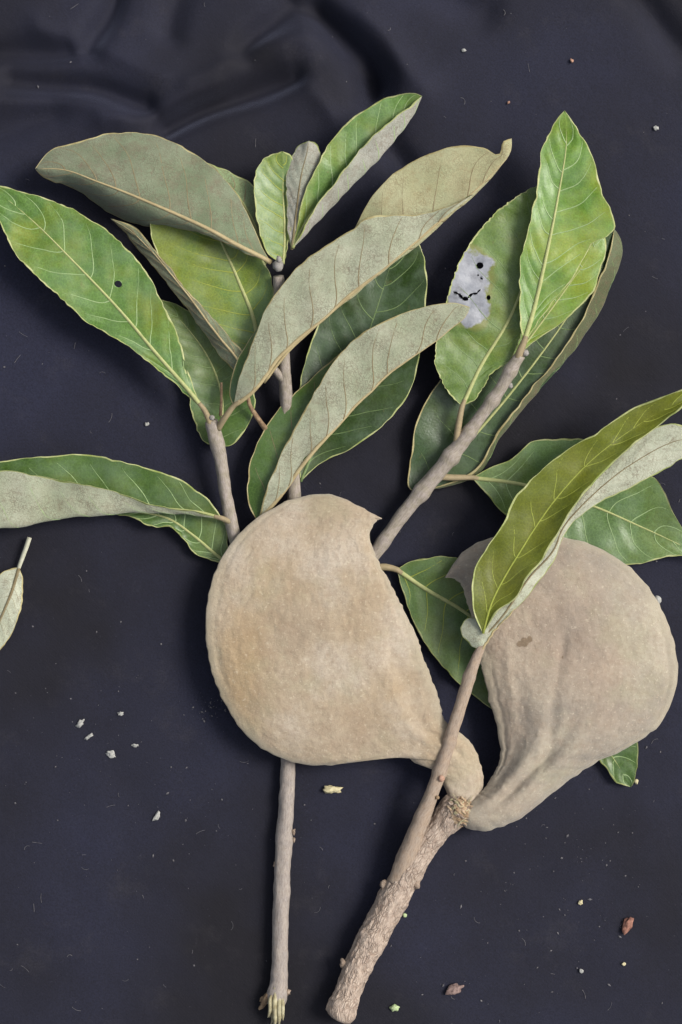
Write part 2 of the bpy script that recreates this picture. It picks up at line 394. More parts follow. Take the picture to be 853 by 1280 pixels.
# ------------------------------------------------------------------ leaves
leaf_no = [0]
def leaf(parent, base, tip, rails, mid, up, top, under, petiole=None, margin=None, rib=None, vein=None, ribr=2.4,
         nu=84, nv=36, wave=1.4, nveins=9, holes=(), damage=None, label=None, name='leaf', vein_r=.62, quilt=.4, jag=.9, thick=.9,
         pmat=None):
    leaf_no[0] += 1; sd_ = leaf_no[0]
    r = np.random.default_rng(100+sd_)
    us = np.linspace(0, 1, nu)
    us = .5-.5*np.cos(us*math.pi)*(.35)-(us-.5)*-.65 if False else us
    K = len(rails)
    RL = []
    for k, rl in enumerate(rails):
        q = spline([base]+list(rl)+[tip], nu, us)
        if k in (0, K-1):
            wv = np.clip(np.minimum(us, 1-us)*12, 0, 1)
            q[:, 0] += wv*(smooth_noise(nu, 2.2, jag, sd_*9+k)+smooth_noise(nu, 8, jag*1.2, sd_*9+k+3))
            q[:, 1] += wv*(smooth_noise(nu, 2.2, jag, sd_*9+k+5)+smooth_noise(nu, 8, jag*1.2, sd_*9+k+7))
            q[:, 2] += wv*smooth_noise(nu, 9, wave*1.6, sd_*11+k)
        RL.append(q)
    RL = np.array(RL)                                  # K,nu,3
    def section(i, v):                                 # v array 0..1 across rails
        P = RL[:, i]
        A = np.vstack([2*P[0]-P[1], P, 2*P[-1]-P[-2]])
        x = np.clip(v, 0, 1)*(K-1); j = np.clip(x.astype(int), 0, K-2); t = (x-j)[:, None]
        p0, p1, p2, p3 = A[j], A[j+1], A[j+2], A[j+3]
        return .5*(2*p1+(p2-p0)*t+(2*p0-5*p1+4*p2-p3)*t*t+(3*p1-p0-3*p2+p3)*t**3)
    vin = np.linspace(0, 1, nv-2)
    G_ = np.zeros((nu, nv, 3)); VV = np.zeros((nu, nv))
    mw = [1.6*np.clip(.8+smooth_noise(nu, 3, .55, sd_*17+q)+smooth_noise(nu, 12, .3, sd_*19+q), .3, 1.7) for q in (0, 1)]
    for i in range(nu):
        s0 = np.linalg.norm(RL[1, i]-RL[0, i])*(K-1); s1 = np.linalg.norm(RL[-1, i]-RL[-2, i])*(K-1)
        d0 = min(mw[0][i]/max(s0, .1), .2/(K-1)*1.5); d1 = min(mw[1][i]/max(s1, .1), .2/(K-1)*1.5)
        v = np.concatenate([[0], d0+(1-d0-d1)*vin, [1]]); VV[i] = v
        G_[i] = section(i, v)
    vm = mid/(K-1)
    sgn = np.where(VV < vm, -1, 1)
    sN = np.abs(VV-vm)/np.where(VV < vm, max(vm, 1e-6), max(1-vm, 1e-6))   # 0 midrib ..1 margin
    U_ = np.repeat(us[:, None], nv, 1)
    def normals(G_):
        du = np.gradient(G_, axis=0); dv = np.gradient(G_, axis=1)
        n_ = np.cross(du, dv); l = np.linalg.norm(n_, axis=2, keepdims=True)
        return n_/np.maximum(l, 1e-6)
    N = normals(G_)
    i0, j0 = nu//2, max(1, int(nv*(.5/(K-1))))
    want = 1 if up == 'top' else -1
    flip = np.sign(N[i0, j0, 2]) != want
    if flip: N = -N
    # veins: their starting places, one list per side
    u0 = {}
    for s in (-1, 1):
        q = np.linspace(.05, .86, nveins)+r.uniform(-.022, .022, nveins)
        u0[s] = q
    sweep = .15
    h = np.zeros((nu, nv))
    for s in (-1, 1):
        ph = np.interp(U_-sweep*sN**1.35, u0[s], np.arange(nveins))
        h = np.where(sgn == s, -np.cos(2*math.pi*ph)*quilt*np.clip(sN*4, 0, 1)*np.clip((1-sN)*3, 0, 1), h)
    nn = np.array([[noise.noise((G_[i, j, 0]*.022, G_[i, j, 1]*.022, sd_*3.7)) for j in range(nv)] for i in range(nu)])
    n2 = np.array([[noise.noise((G_[i, j, 0]*.07, G_[i, j, 1]*.07, sd_*1.7)) for j in range(nv)] for i in range(nu)])
    fade = np.clip(np.minimum(us, 1-us)*10, 0, 1)[:, None]
    G_ = G_+N*((h+wave*nn*2.0+wave*.4*n2)*fade)[..., None]
    N2 = normals(G_); N2 = -N2 if flip else N2
    ok = np.linalg.norm(N2, axis=2) > .5
    N = np.where(ok[..., None], N2, N)
    topv = G_+N*thick/2; botv = G_-N*thick/2
    nn_ = nu*nv
    keep = np.ones((nu-1, nv-1), bool)
    cen = (G_[:-1, :-1]+G_[1:, 1:]+G_[:-1, 1:]+G_[1:, :-1])/4
    for (hx, hy, rx, ry, ang) in holes:
        dx, dy = cen[..., 0]-hx, cen[..., 1]-hy
        ca, sa = math.cos(ang), math.sin(ang)
        e = ((dx*ca+dy*sa)/rx)**2+((-dx*sa+dy*ca)/ry)**2
        keep &= e > 1
        kp = np.pad(e > 1, 1, constant_values=True)
        cnt = kp[:-1, :-1].astype(int)+kp[1:, :-1]+kp[:-1, 1:]+kp[1:, 1:]
        bd = (cnt > 0) & (cnt < 4)
        vx, vy = G_[..., 0]-hx, G_[..., 1]-hy
        ev_ = np.sqrt(((vx*ca+vy*sa)/rx)**2+((-vx*sa+vy*ca)/ry)**2)
        k_ = np.where(bd, 1/np.maximum(ev_, .3), 1.)
        for arr in (topv, botv):
            arr[..., 0] += vx*(k_-1); arr[..., 1] += vy*(k_-1)
    V = np.concatenate([topv.reshape(-1, 3), botv.reshape(-1, 3)])
    F, MI = [], []
    tm = [[0, 1][0], 1]
    for i in range(nu-1):
        for j in range(nv-1):
            if not keep[i, j]: continue
            a_, b_, c_, d_ = i*nv+j, (i+1)*nv+j, (i+1)*nv+j+1, i*nv+j+1
            q = (a_, b_, c_, d_) if not flip else (d_, c_, b_, a_)
            edge = j == 0 or j == nv-2
            F.append(q); MI.append(2 if edge else 0)
            F.append(tuple(x+nn_ for x in q[::-1])); MI.append(2 if edge else 1)
            for (ni, nj, e0, e1) in ((i-1, j, a_, d_), (i+1, j, b_, c_), (i, j-1, a_, b_), (i, j+1, d_, c_)):
                out = ni < 0 or nj < 0 or ni >= nu-1 or nj >= nv-1
                if out or not keep[ni, nj]:
                    F.append((e0, e1, e1+nn_, e0+nn_)); MI.append(2 if out else 1)
    uvs = np.stack([U_.ravel(), VV.ravel()], -1); uvs = np.concatenate([uvs, uvs])
    attr = None
    if damage:
        dv_ = np.zeros((nu, nv))
        for (hx, hy, rx, ry, ang) in damage:
            dx, dy = G_[..., 0]-hx, G_[..., 1]-hy
            ca, sa = math.cos(ang), math.sin(ang)
            e = np.sqrt(((dx*ca+dy*sa)/rx)**2+((-dx*sa+dy*ca)/ry)**2)
            dv_ = np.maximum(dv_, np.clip(1-e*.5, 0, 1))
        attr = {'damage': np.concatenate([dv_.ravel()]*2)}
    o_ = mk(name, W(V), F, [G[top], U[under], margin or M_margin], parent, MI, uvs, attr)
    if label: o_['label'] = label
    # midrib (lies in the blade, standing proud on the lower face)
    def at(u, v):
        x = u*(nu-1); i = min(int(x), nu-2); f_ = x-i
        row = VV[i]; 
        def ev(ii):
            return np.array([np.interp(v, VV[ii], G_[ii, :, k]) for k in range(3)]), np.array([np.interp(v, VV[ii], N[ii, :, k]) for k in range(3)])
        p0, m0 = ev(i); p1, m1 = ev(i+1)
        return p0*(1-f_)+p1*f_, m0*(1-f_)+m1*f_
    uu = np.linspace(0, .985, 44)
    P, R = [], []
    for u in uu:
        p, m = at(u, vm); P.append(p-m*.25); R.append(ribr*.85*(1-u)**.9+.4)
    P = np.array(P)
    v_, f_, uv_ = tube_geo(P, np.array(R), 8)
    mk('midrib', W(v_), f_, rib or M_rib, o_, uvs=uv_)
    if petiole:
        pp = [tuple(p)+(ribr*1.35,) for p in petiole]
        pp.append(tuple(base)+(ribr*1.1,)); e, _ = at(.03, vm); pp.append(tuple(e)+(ribr*.9,))
        tube('petiole', pp, pmat or M_petiole, o_, 16, 8, .08, .3, sd_)
    parts = []
    for s in (-1, 1):
        lim = vm if s < 0 else 1-vm
        if lim < .02: continue
        for q in u0[s]:
            smax = r.uniform(.82, .93); pts = []
            ph_ = r.uniform(0, 6)
            for t in np.linspace(0, smax, 13):
                u = q+sweep*t**1.35+.004*math.sin(t*9+ph_)
                if u > .985: break
                p, m = at(u, vm+s*lim*t); pts.append(p)
            if len(pts) < 5: continue
            pts = np.array(pts)
            if np.linalg.norm(pts[-1]-pts[0]) < 8: continue
            rr = np.linspace(vein_r*1.25, vein_r*.62, len(pts))+thick*.18
            v_, f_, _ = tube_geo(pts, rr, 5, cap=False); parts.append((v_, f_))
    if parts:
        v_, f_ = join_geo(parts)
        vo_ = mk('side_veins', W(v_), f_, vein or M_vein, o_); vo_['kind'] = 'stuff'
    return o_

# ================================================================== LEFT LEAFY BRANCH
lb = thing('leafy_branch', (346, 1268, 0), 'slim leafy branch with straight grey stem, torn pale end and most of the leaves', 'branch')
so = tube('stem', [(345, 1256, 12, 10), (347, 1240, 12, 11.5), (349, 1225, 11, 10.5), (351, 1150, 11, 10), (354, 1075, 11, 10), (356, 1040, 11, 10.2), (359, 990, 11, 9.2),
              (361, 940, 11, 9), (362, 880, 12, 9), (365, 820, 13, 9)], M_stem, lb, 220, 20, .13, .22, 1,
     bumps=((.02, 1.5, .02), (.09, .9, .012), (.33, .8, .012), (.47, 1.1, .014), (.6, .7, .012), (.66, .6, .02)))
def knob(p, r, mat, parent, name='bud_scar', sq=(1, 1, .8), seed=0, rough=.25):
    import bmesh
    bm = bmesh.new(); bmesh.ops.create_icosphere(bm, subdivisions=2, radius=1)
    V = np.array([v.co[:] for v in bm.verts]); F = [[v.index for v in f.verts] for f in bm.faces]; bm.free()
    k = np.array([1+rough*noise.noise(Vector(v)*1.7+Vector((seed*3.1, seed, 0))) for v in V])
    V = V*k[:, None]*np.array(sq)*r+np.array(p)
    return mk(name, W(V), F, mat, parent)
for i, (x, y) in enumerate([(367.5, 1040), (367.5, 1050), (344.5, 1081), (360, 1240), (338, 1243)]):
    knob((x, y, 12), (2.4, 2, 2.4, 3, 3)[i], M_nub, so, sq=(1, 1.5, 1), seed=i, rough=.8)
# torn end: pale splinters and a hanging shred of bark
for k in range(11):
    a_ = k/11*6.283; rr = 6.5 if k % 2 else 3.5
    x, y, z = 345+math.cos(a_)*rr, 1258, 12+math.sin(a_)*rr
    L_ = random.uniform(12, 28)
    tube('splinter', [(x, y-random.uniform(6, 34), z+1.5, 2.6), (x+random.uniform(-1.5, 1.5), y+L_*.5, z, 2.2), (x+random.uniform(-3, 3), y+L_, z+random.uniform(-2, 1), .5)], M_wood, so, 8, 6, .2, .4, k)
for k, (x0, y0, x1, y1, r_) in enumerate([(346, 1234, 341, 1276, 3.6), (350, 1240, 349, 1282, 3.2), (341, 1240, 335, 1272, 2.6), (353, 1246, 354, 1276, 2.4), (344, 1246, 344, 1286, 2.8)]):
    tube('splinter', [(x0, y0, 20, .8), ((x0+x1)/2, (y0+y1)/2-6, 23, r_), ((x0+x1)/2, (y0+y1)/2+6, 22, r_), (x1, y1, 15, .5)], M_wood, so, 12, 6, .3, .4, k+20)
tube('bark_shred', [(338, 1240, 14, 3), (332, 1248, 12, 4.5), (328, 1257, 8, 3.5), (324, 1262, 6, 1.2)], M_flake, so, 14, 7, .5, .4, 3)
tube('bark_shred', [(334, 1246, 10, 2), (328, 1249, 8, 2.4), (325, 1252, 6, .8)], M_flake, so, 10, 6, .5, .4, 5)

tube('twig', [(360, 905, 14, 8.5), (335, 810, 20, 8), (308, 720, 23, 8), (293, 668, 26, 8.2), (283, 620, 28, 7.8), (275, 570, 32, 7.9), (268, 540, 36, 8.6), (264, 526, 38, 7)], M_twig, lb, 120, 16, .13, .25, 2,
     bumps=((.92, 1.5, .03), (.99, 1, .02)))
tube('twig', [(364, 880, 13, 8), (368, 720, 16, 8), (368, 620, 18, 8.5), (361, 540, 22, 8), (357, 480, 28, 7.8), (355, 440, 34, 7), (351, 380, 46, 6.5), (348, 345, 54, 6)], M_twig, lb, 120, 16, .13, .25, 3,
     bumps=((.62, 1.5, .02), (.97, 1.5, .03)))
tube('twig', [(358, 478, 28, 6), (347, 466, 34, 5), (341, 458, 38, 3.5)], M_twig, lb, 14, 10, .12, .25, 4)
rt = tube('twig', [(366, 832, 14, 8), (420, 758, 16, 9), (470, 690, 20, 8.6), (505, 642, 24, 8.8), (545, 594, 29, 9.8), (575, 556, 33, 9.6), (600, 522, 37, 7.8), (625, 487, 42, 7.4), (638, 464, 46, 8), (651, 444, 50, 6.6)], M_twig, lb, 140, 18, .12, .25, 5,
     bumps=((.2, .8, .02), (.4, .9, .015), (.56, 2, .02), (.68, 2.4, .018), (.76, .9, .01), (.86, 2.2, .015), (.95, 1.4, .012)))
for i, (x, y, z, r_) in enumerate([(657, 441, 52, 4.5), (638, 482, 44, 3.6), (552, 588, 36, 3)]): knob((x, y, z), r_, M_bud, rt, 'bud', seed=i+20)
knob((348, 332, 62), 6.5, M_bud, lb, 'bud', (1, 1.3, 1), 31)
knob((349, 324, 66), 3.6, M_bud, lb, 'bud', (1, 1.3, 1), 32)
knob((265, 522, 45), 3.6, M_bud, lb, 'bud', (1, 1, 1), 33)
tube('dry_stalk', [(333, 537, 26, 3.5), (322, 522, 32, 3), (313, 508, 36, 2.4), (309, 492, 38, 3)], M_flake, lb, 16, 8, .3, .3, 9)
tube('dry_stalk', [(276, 520, 36, 2.2), (277, 497, 37, 1.8), (277, 478, 36, 1.4)], M_flake, lb, 14, 7, .2, .3, 10)

# 1 broad dull leaf, upper left, felted side up
leaf(lb, (339, 328, 56), (44, 211, 58), [
    rail([(325, 306), (300, 246), (270, 213), (235, 188), (190, 168), (140, 168), (95, 177), (60, 192)], 50, 44, 40, 44, 52),
    rail([(300, 308), (260, 286), (180, 250), (120, 226), (80, 212)], 66, 72, 70, 64),
    rail([(302, 314), (232, 286), (182, 281), (140, 268), (95, 238), (55, 221)], 60, 40, 20, 26, 50)],
    1, 'under', 'dark', 'dull', margin=M_margin_d, rib=M_rib_t, vein=M_vein_u, ribr=3.2, vein_r=.65, label='broad dull grey green leaf felted side up, at upper left')
# 2 big green leaf reaching the left edge
leaf(lb, (256, 513, 44), (-16, 229, 55), [
    rail([(243, 490), (236, 466), (225, 430), (200, 370), (160, 311), (115, 275), (60, 249), (15, 236)], 44, 54, 60, 58),
    rail([(236, 488), (200, 447), (150, 388), (100, 335), (40, 275)], 47, 50, 52, 54),
    rail([(240, 500), (215, 476), (160, 433), (110, 403), (60, 357), (22, 320), (2, 282), (-12, 250)], 44, 52, 54, 56)],
    1, 'top', 'bright', 'grey', petiole=[(265, 536, 38), (262, 526, 42)], ribr=3, nu=150, nv=76, holes=[(148, 355, 4.8, 4.2, .3), (231, 458, 2.6, 9.5, -.25)], label='long bright green leaf with two small holes, reaching the left edge')
# 3 yellowish leaf under it
leaf(lb, (322, 452, 36), (245, 222, 40), [
    rail([(303, 440), (265, 416), (240, 391), (212, 346), (194, 306), (187, 275), (200, 245)], 36, 40, 40),
    rail([(319, 405), (300, 355), (278, 305), (262, 270)], 34, 36, 38),
    rail([(333, 425), (343, 382), (336, 340), (312, 305), (290, 270), (270, 240)], 40, 44, 42)],
    1, 'top', 'yellow', 'grey', ribr=3.6, vein=M_vein_y, label='yellowish green leaf with a broad pale midrib')  # yellow green also stands for light glowing through the blade, painted as colour
# 4 pale tip behind
leaf(lb, (332, 330, 28), (258, 203, 34), [
    rail([(300, 285), (268, 235)], 30), rail([(322, 290), (298, 245)], 34), rail([(331, 300), (328, 270), (317, 233), (288, 214)], 31)],
    1, 'under', 'mid', 'green', vein=M_vein_u, nu=50, nv=24, nveins=6, ribr=2)
# 5 narrow folded leaf
leaf(lb, (312, 482, 44), (138, 273, 44), [
    rail([(297, 467), (278, 448), (235, 388), (190, 333), (152, 286)], 36, 38, 40, 42),
    rail([(303, 458), (272, 418), (218, 348), (168, 292)], 48, 50, 48),
    rail([(312, 452), (296, 432), (249, 378), (212, 334), (168, 284)], 47, 48, 48)],
    1, 'under', 'mid', 'dull', margin=M_margin_d, rib=M_rib_t, vein=M_vein_u, ribr=1.6, nv=26)
# 6 dark leaf low behind the left twig
leaf(lb, (273, 556, 18), (200, 374, 20), [
    rail([(262, 556), (250, 545), (240, 515), (235, 480), (222, 440), (203, 400)], 16, 20, 22),
    rail([(278, 500), (262, 450), (230, 405)], 16, 17, 19),
    rail([(286, 557), (315, 525), (319, 490), (302, 450), (262, 410), (228, 384)], 18, 24, 24)],
    1, 'top', 'mid', 'grey', vein=M_vein_d, ribr=2)
# 7 yellow tip half of the long leaf, then the long grey leaf over it
leaf(lb, (330, 478, 56), (640, 173, 72), [
    rail([(350, 420), (390, 350), (432, 300), (452, 270), (464, 250), (490, 221), (530, 195), (575, 182), (604, 186), (623, 194), (629, 177)], 62, 64, 66, 68, 76),
    rail([(360, 440), (430, 377), (520, 303), (580, 251), (620, 213), (637, 192)], 64, 72, 74, 74),
    rail([(356, 434), (425, 370), (515, 292), (575, 243), (614, 208), (634, 186)], 58, 62, 64)],
    1, 'under', 'dark', 'cream', rib=M_rib_t, vein=M_vein_u, ribr=2.2, vein_r=.7, margin=M_margin_d, label='cream felted leaf with a small hooked tip')
leaf(lb, (292, 508, 58), (592, 243, 80), [
    rail([(300, 474), (313, 435), (333, 385), (370, 336), (412, 304), (442, 286), (458, 273), (490, 270), (528, 267), (565, 256)], 66, 72, 78, 80, 82),
    rail([(315, 490), (350, 447), (430, 376), (520, 302), (565, 264)], 68, 78, 82, 82),
    rail([(287, 492), (294, 461), (307, 433), (327, 404), (365, 368), (430, 325), (510, 270), (565, 252)], 50, 48, 50, 60)],
    1, 'under', 'mid', 'grey', petiole=[(273, 536, 40), (280, 524, 50)], rib=M_rib_t, vein=M_vein_u, ribr=3, vein_r=.75, margin=M_margin_d, label='long grey felted leaf folded along its midrib')
# 8 large dark leaf behind
leaf(lb, (376, 602, 14), (505, 284, 22), [
    rail([(371, 560), (370, 520), (378, 466), (396, 410), (430, 350), (470, 305)], 16, 20, 24),
    rail([(400, 545), (430, 480), (455, 430), (478, 365), (492, 320)], 14, 17, 20),
    rail([(400, 580), (440, 561), (480, 531), (508, 497), (522, 455), (531, 400), (534, 345), (525, 304)], 14, 22, 26, 24)],
    1, 'top', 'dark', 'grey', vein=M_vein_d, rib=M_vein_d, ribr=2, label='large dark green leaf lying behind the grey folded leaves')
# 9 second grey folded leaf
leaf(lb, (322, 652, 28), (588, 384, 62), [
    rail([(332, 616), (343, 587), (366, 539), (394, 491), (415, 456), (440, 427), (480, 402), (530, 383), (565, 378)], 46, 52, 56, 60),
    rail([(345, 626), (362, 603), (400, 556), (450, 502), (500, 457), (555, 418), (580, 398)], 40, 56, 60, 62),
    rail([(311, 630), (310, 600), (320, 560), (345, 516), (380, 482), (415, 451), (470, 411), (530, 390), (570, 386)], 28, 30, 28, 40)],
    1, 'under', 'mid', 'grey', rib=M_rib_t, vein=M_vein_u, ribr=3.4, vein_r=.75, margin=M_margin_d, label='grey felted leaf with dull green half showing on its left')
# 10-12 young leaves at the top
leaf(lb, (366, 310, 50), (528, 120, 66), [
    rail([(371, 284), (378, 250), (400, 200), (430, 157), (470, 129), (512, 116)], 52, 56, 60, 64),
    rail([(384, 275), (425, 225), (470, 180), (512, 140)], 46, 46, 50, 56),
    rail([(392, 283), (421, 252), (470, 202), (512, 150)], 50, 52, 56, 60),
    rail([(379, 285), (399, 252), (423, 223), (460, 176), (504, 138)], 58, 64, 66, 68)],
    1, 'top', 'bright', 'silver', ribr=2, vein_r=.7, label='young leaf half green and half silvery, at the top')
leaf(lb, (365, 312, 48), (386, 176, 60), [
    rail([(358, 268), (358, 230), (362, 204), (371, 184)], 44, 46, 50), rail([(371, 262), (377, 218), (384, 190)], 50, 53, 56),
    rail([(377, 278), (388, 245), (397, 212), (401, 190), (397, 181)], 46, 48, 52)],
    1, 'under', 'mid', 'silver', vein=M_vein_u, rib=M_vein_u, ribr=1.5, vein_r=.3, nu=60, nv=28, nveins=7, label='small silvery rolled leaf at the top')
leaf(lb, (354, 330, 44), (353, 189, 52), [
    rail([(337, 318), (325, 290), (318, 250), (320, 215), (332, 197)], 48, 52, 52), rail([(356, 290), (354, 240), (354, 210)], 42, 44, 48),
    rail([(363, 300), (366, 260), (369, 222), (365, 195)], 46, 48, 50)],
    1, 'top', 'yellow', 'grey', vein=M_vein_y, ribr=2, nu=60, nv=28, nveins=8)
# 13 long leaf at left edge, folded
leaf(lb, (278, 648, 34), (-70, 630, 44), [
    rail([(262, 626), (220, 597), (170, 581), (100, 568), (50, 570), (0, 577), (-40, 592)], 42, 48, 50, 48),
    rail([(245, 640), (190, 636), (100, 636), (0, 645), (-40, 645)], 34, 32, 36),
    rail([(240, 644), (185, 640), (150, 639), (60, 647), (0, 656), (-40, 652)], 36, 40, 42),
    rail([(248, 641), (210, 636), (185, 630), (150, 617), (100, 605), (50, 596), (0, 588), (-40, 602)], 40, 50, 56, 56)],
    1, 'top', 'mid', 'grey', petiole=[(291, 654, 30)], ribr=3, vein=M_vein, label='long leaf at the left edge folded to show grey underside')
leaf(lb, (290, 708, 14), (103, 640, 18), [
    rail([(285, 684), (280, 650), (250, 628), (210, 622), (150, 628)], 18, 22, 20), rail([(270, 693), (240, 668), (210, 648), (170, 640)], 14, 16, 18),
    rail([(268, 702), (243, 692), (229, 673), (212, 660), (188, 657), (165, 645), (135, 643)], 14, 20, 18)],
    1, 'top', 'mid', 'green', ribr=2.4, vein=M_vein)

# right twig leaves
leaf(lb, (535, 612, 10), (768, 286, 32), [
    rail([(512, 612), (513, 575), (520, 530), (548, 478), (600, 430), (680, 350), (735, 300)], 14, 18, 22, 28),
    rail([(580, 560), (640, 490), (700, 410), (745, 340)], 10, 12, 16, 24),
    rail([(560, 607), (601, 589), (628, 541), (655, 508), (700, 460), (742, 402), (763, 360), (777, 320), (776, 300)], 11, 15, 17, 24),
    rail([(562, 603), (598, 583), (625, 536), (650, 502), (690, 456), (728, 398), (747, 358), (761, 322), (765, 300)], 13, 21, 26, 34)],
    1, 'top', 'dark', 'dark_olive', ribr=2.4, vein=M_vein_d, margin=M_margin_d, label='large dark green leaf lying beneath the right twig')
leaf(lb, (640, 452, 36), (752, 282, 44), [
    rail([(655, 400), (690, 330), (720, 292)], 38, 42), rail([(672, 410), (712, 355), (740, 315)], 36, 38, 42),
    rail([(664, 430), (700, 405), (735, 373), (752, 335), (757, 305)], 38, 42)],
    1, 'top', 'fresh', 'grey', ribr=1.6, nu=56, nv=26, nveins=7)
leaf(lb, (578, 508, 40), (692, 222, 46), [
    rail([(560, 490), (548, 467), (544, 430), (556, 385), (568, 342), (590, 300), (630, 257), (668, 234)], 42, 48, 48, 46),
    rail([(600, 460), (640, 392), (668, 310)], 40, 42, 44),
    rail([(597, 497), (612, 470), (640, 446), (660, 390), (684, 310)], 42, 44, 46)],
    1, 'top', 'damaged', 'grey', petiole=[(570, 556, 34), (573, 535, 38)], ribr=3, nu=240, nv=150, vein=M_vein_d,
    holes=[(600, 332, 4.6, 4, 0), (611, 372, 2.6, 3, 0), (570, 366, 3.6, 1.3, .3), (576, 370, 4.6, 1.7, .8), (582, 373.5, 4, 2.5, .15), (588, 369.5, 4.4, 1.6, -.75), (594, 367, 3.6, 1.3, -.05), (599, 363.5, 3, 1, -.7), (602, 348, 2.2, 1.1, .6), (598, 344, 1.4, 1, 0)],
    damage=[(582, 352, 29, 38, .1), (590, 386, 20, 22, .3), (598, 331, 18, 12, 0)], label='green leaf with a silvery papery damaged patch and holes')
leaf(lb, (655, 428, 56), (706, 138, 78), [
    rail([(649, 405), (650, 345), (659, 285), (671, 232), (676, 190), (690, 162), (698, 146)], 60, 68, 72, 76),
    rail([(668, 385), (682, 325), (698, 245), (708, 180)], 58, 62, 66, 72),
    rail([(668, 412), (690, 377), (720, 340), (740, 306), (766, 289), (767, 272), (755, 240), (738, 192), (720, 157)], 58, 62, 66, 72, 76)],
    1, 'top', 'fresh', 'grey', petiole=[(647, 450, 50), (650, 440, 54)], ribr=3.6, wave=2, jag=1.5, quilt=.5, vein_r=.7, label='bright green upright leaf with a wavy edge, topmost on the right twig')
leaf(lb, (590, 597, 20), (885, 702, 20), [
    rail([(612, 585), (640, 574), (660, 555), (690, 549), (735, 550), (790, 590), (822, 600), (842, 640), (858, 668)], 22, 26, 24, 20),
    rail([(660, 607), (745, 634), (800, 658), (850, 681)], 19, 16, 16),
    rail([(610, 620), (630, 642), (670, 668), (705, 692), (750, 706), (790, 707), (853, 694)], 20, 18, 16, 18)],
    1, 'top', 'bluish', 'grey', petiole=[(548, 596, 28), (566, 597, 24)], ribr=3, label='broad green leaf passing under the olive leaf at the right edge')
leaf(lb, (496, 712, 12), (700, 905, 8), [
    rail([(510, 703), (535, 697), (565, 695), (610, 712), (660, 770), (694, 840)], 14, 16, 10),
    rail([(530, 735), (588, 770), (640, 818)], 11, 10, 8), rail([(502, 735), (511, 762), (530, 802), (562, 842), (605, 880), (655, 908)], 12, 12, 8)],
    1, 'top', 'mid', 'grey', petiole=[(415, 760, 16), (450, 718, 14), (476, 709, 14)], ribr=3.4, vein=M_vein_y, label='green leaf with yellow midrib showing between the two pods')

# ================================================================== RIGHT FRUITING BRANCH
fb = thing('fruiting_branch', (428, 1268, 0), 'thick corky branch stub bearing two flat tan pods and a folded olive leaf', 'branch')
st = tube('stem', [(423, 1273, 20, 13), (425, 1269, 21, 18.5), (428, 1260, 21, 19), (434, 1244, 20, 16.5), (446, 1212, 19, 17), (470, 1165, 19, 18.5), (500, 1108, 20, 18), (525, 1066, 22, 17), (548, 1036, 24, 16), (564, 1018, 26, 17), (573, 1003, 26, 17), (580, 990, 26, 9)],
     M_cork, fb, 300, 60, .1, .42, 11, bumps=((.33, .9, .03), (.5, 1.2, .04), (.62, 1.5, .03), (.9, 3, .05)))
for i, (x, y, z, r_) in enumerate([(429, 1204, 26, 4), (480, 1106, 28, 4.5), (521, 1104, 30, 4.5), (505, 1060, 40, 3.5), (518, 1095, 34, 5)]): knob((x, y, z-2), r_, M_nub, st, sq=(1, 1.4, .8), seed=i+40, rough=.9)
tw = tube('twig', [(494, 1104, 26, 10), (508, 1072, 32, 12), (522, 1036, 38, 10.5), (540, 992, 44, 9), (553, 956, 47, 8.5), (575, 885, 52, 7.8), (592, 832, 56, 7), (603, 806, 58, 5)], M_twig_t, fb, 160, 18, .12, .25, 12,
     bumps=((.28, .9, .02), (.47, 1, .015), (.6, .8, .012), (.86, 1, .02)))
knob((552, 973, 55), 4.2, M_scar, tw, seed=50); knob((547, 997, 51), 2.6, M_flake, tw, seed=51)
knob((574, 1013, 33), 18, M_flake_p, st, 'collar', (1, 1.15, 1), 61, .55)
# flaking collar where the pods join the stub
for k in range(90):
    a_ = random.uniform(0, 6.283); q = random.uniform(2, 19)
    x, y = 575+math.cos(a_)*q*1.1, 1013+math.sin(a_)*q*1.1
    z = 32+math.sqrt(max(0, 18*18-q*q))*.95+1
    tube('bark_flake', [(x-random.uniform(2, 5), y-random.uniform(-4, 5), z-1, .9), (x, y, z+random.uniform(-1, 1), random.uniform(.8, 1.9)), (x+random.uniform(2, 5), y+random.uniform(-4, 5), z-1, .6)],
         [M_flake_p, M_cork, M_nub, M_wood, M_flake_p][k % 5], st, 6, 5, .4, .5, k)

for k in range(26):   # fibres running from the collar on to the necks
    to = random.choice([(584, 975), (596, 985), (612, 1010), (606, 1024), (600, 1032), (562, 985), (545, 1042), (556, 1052), (570, 1044)])
    x0, y0 = 574+random.uniform(-9, 9), 1014+random.uniform(-9, 9)
    f_ = random.uniform(.35, .8); x1, y1 = x0+(to[0]-x0)*f_, y0+(to[1]-y0)*f_
    tube('fibre', [(x0, y0, 47, .4), ((x0+x1)/2+random.uniform(-3, 3), (y0+y1)/2+random.uniform(-3, 3), 46, random.uniform(.5, 1.0)), (x1, y1, 42, .3)], [M_flake_p, M_wood, M_nub][k % 3], st, 8, 5, .4, .5, k+70)

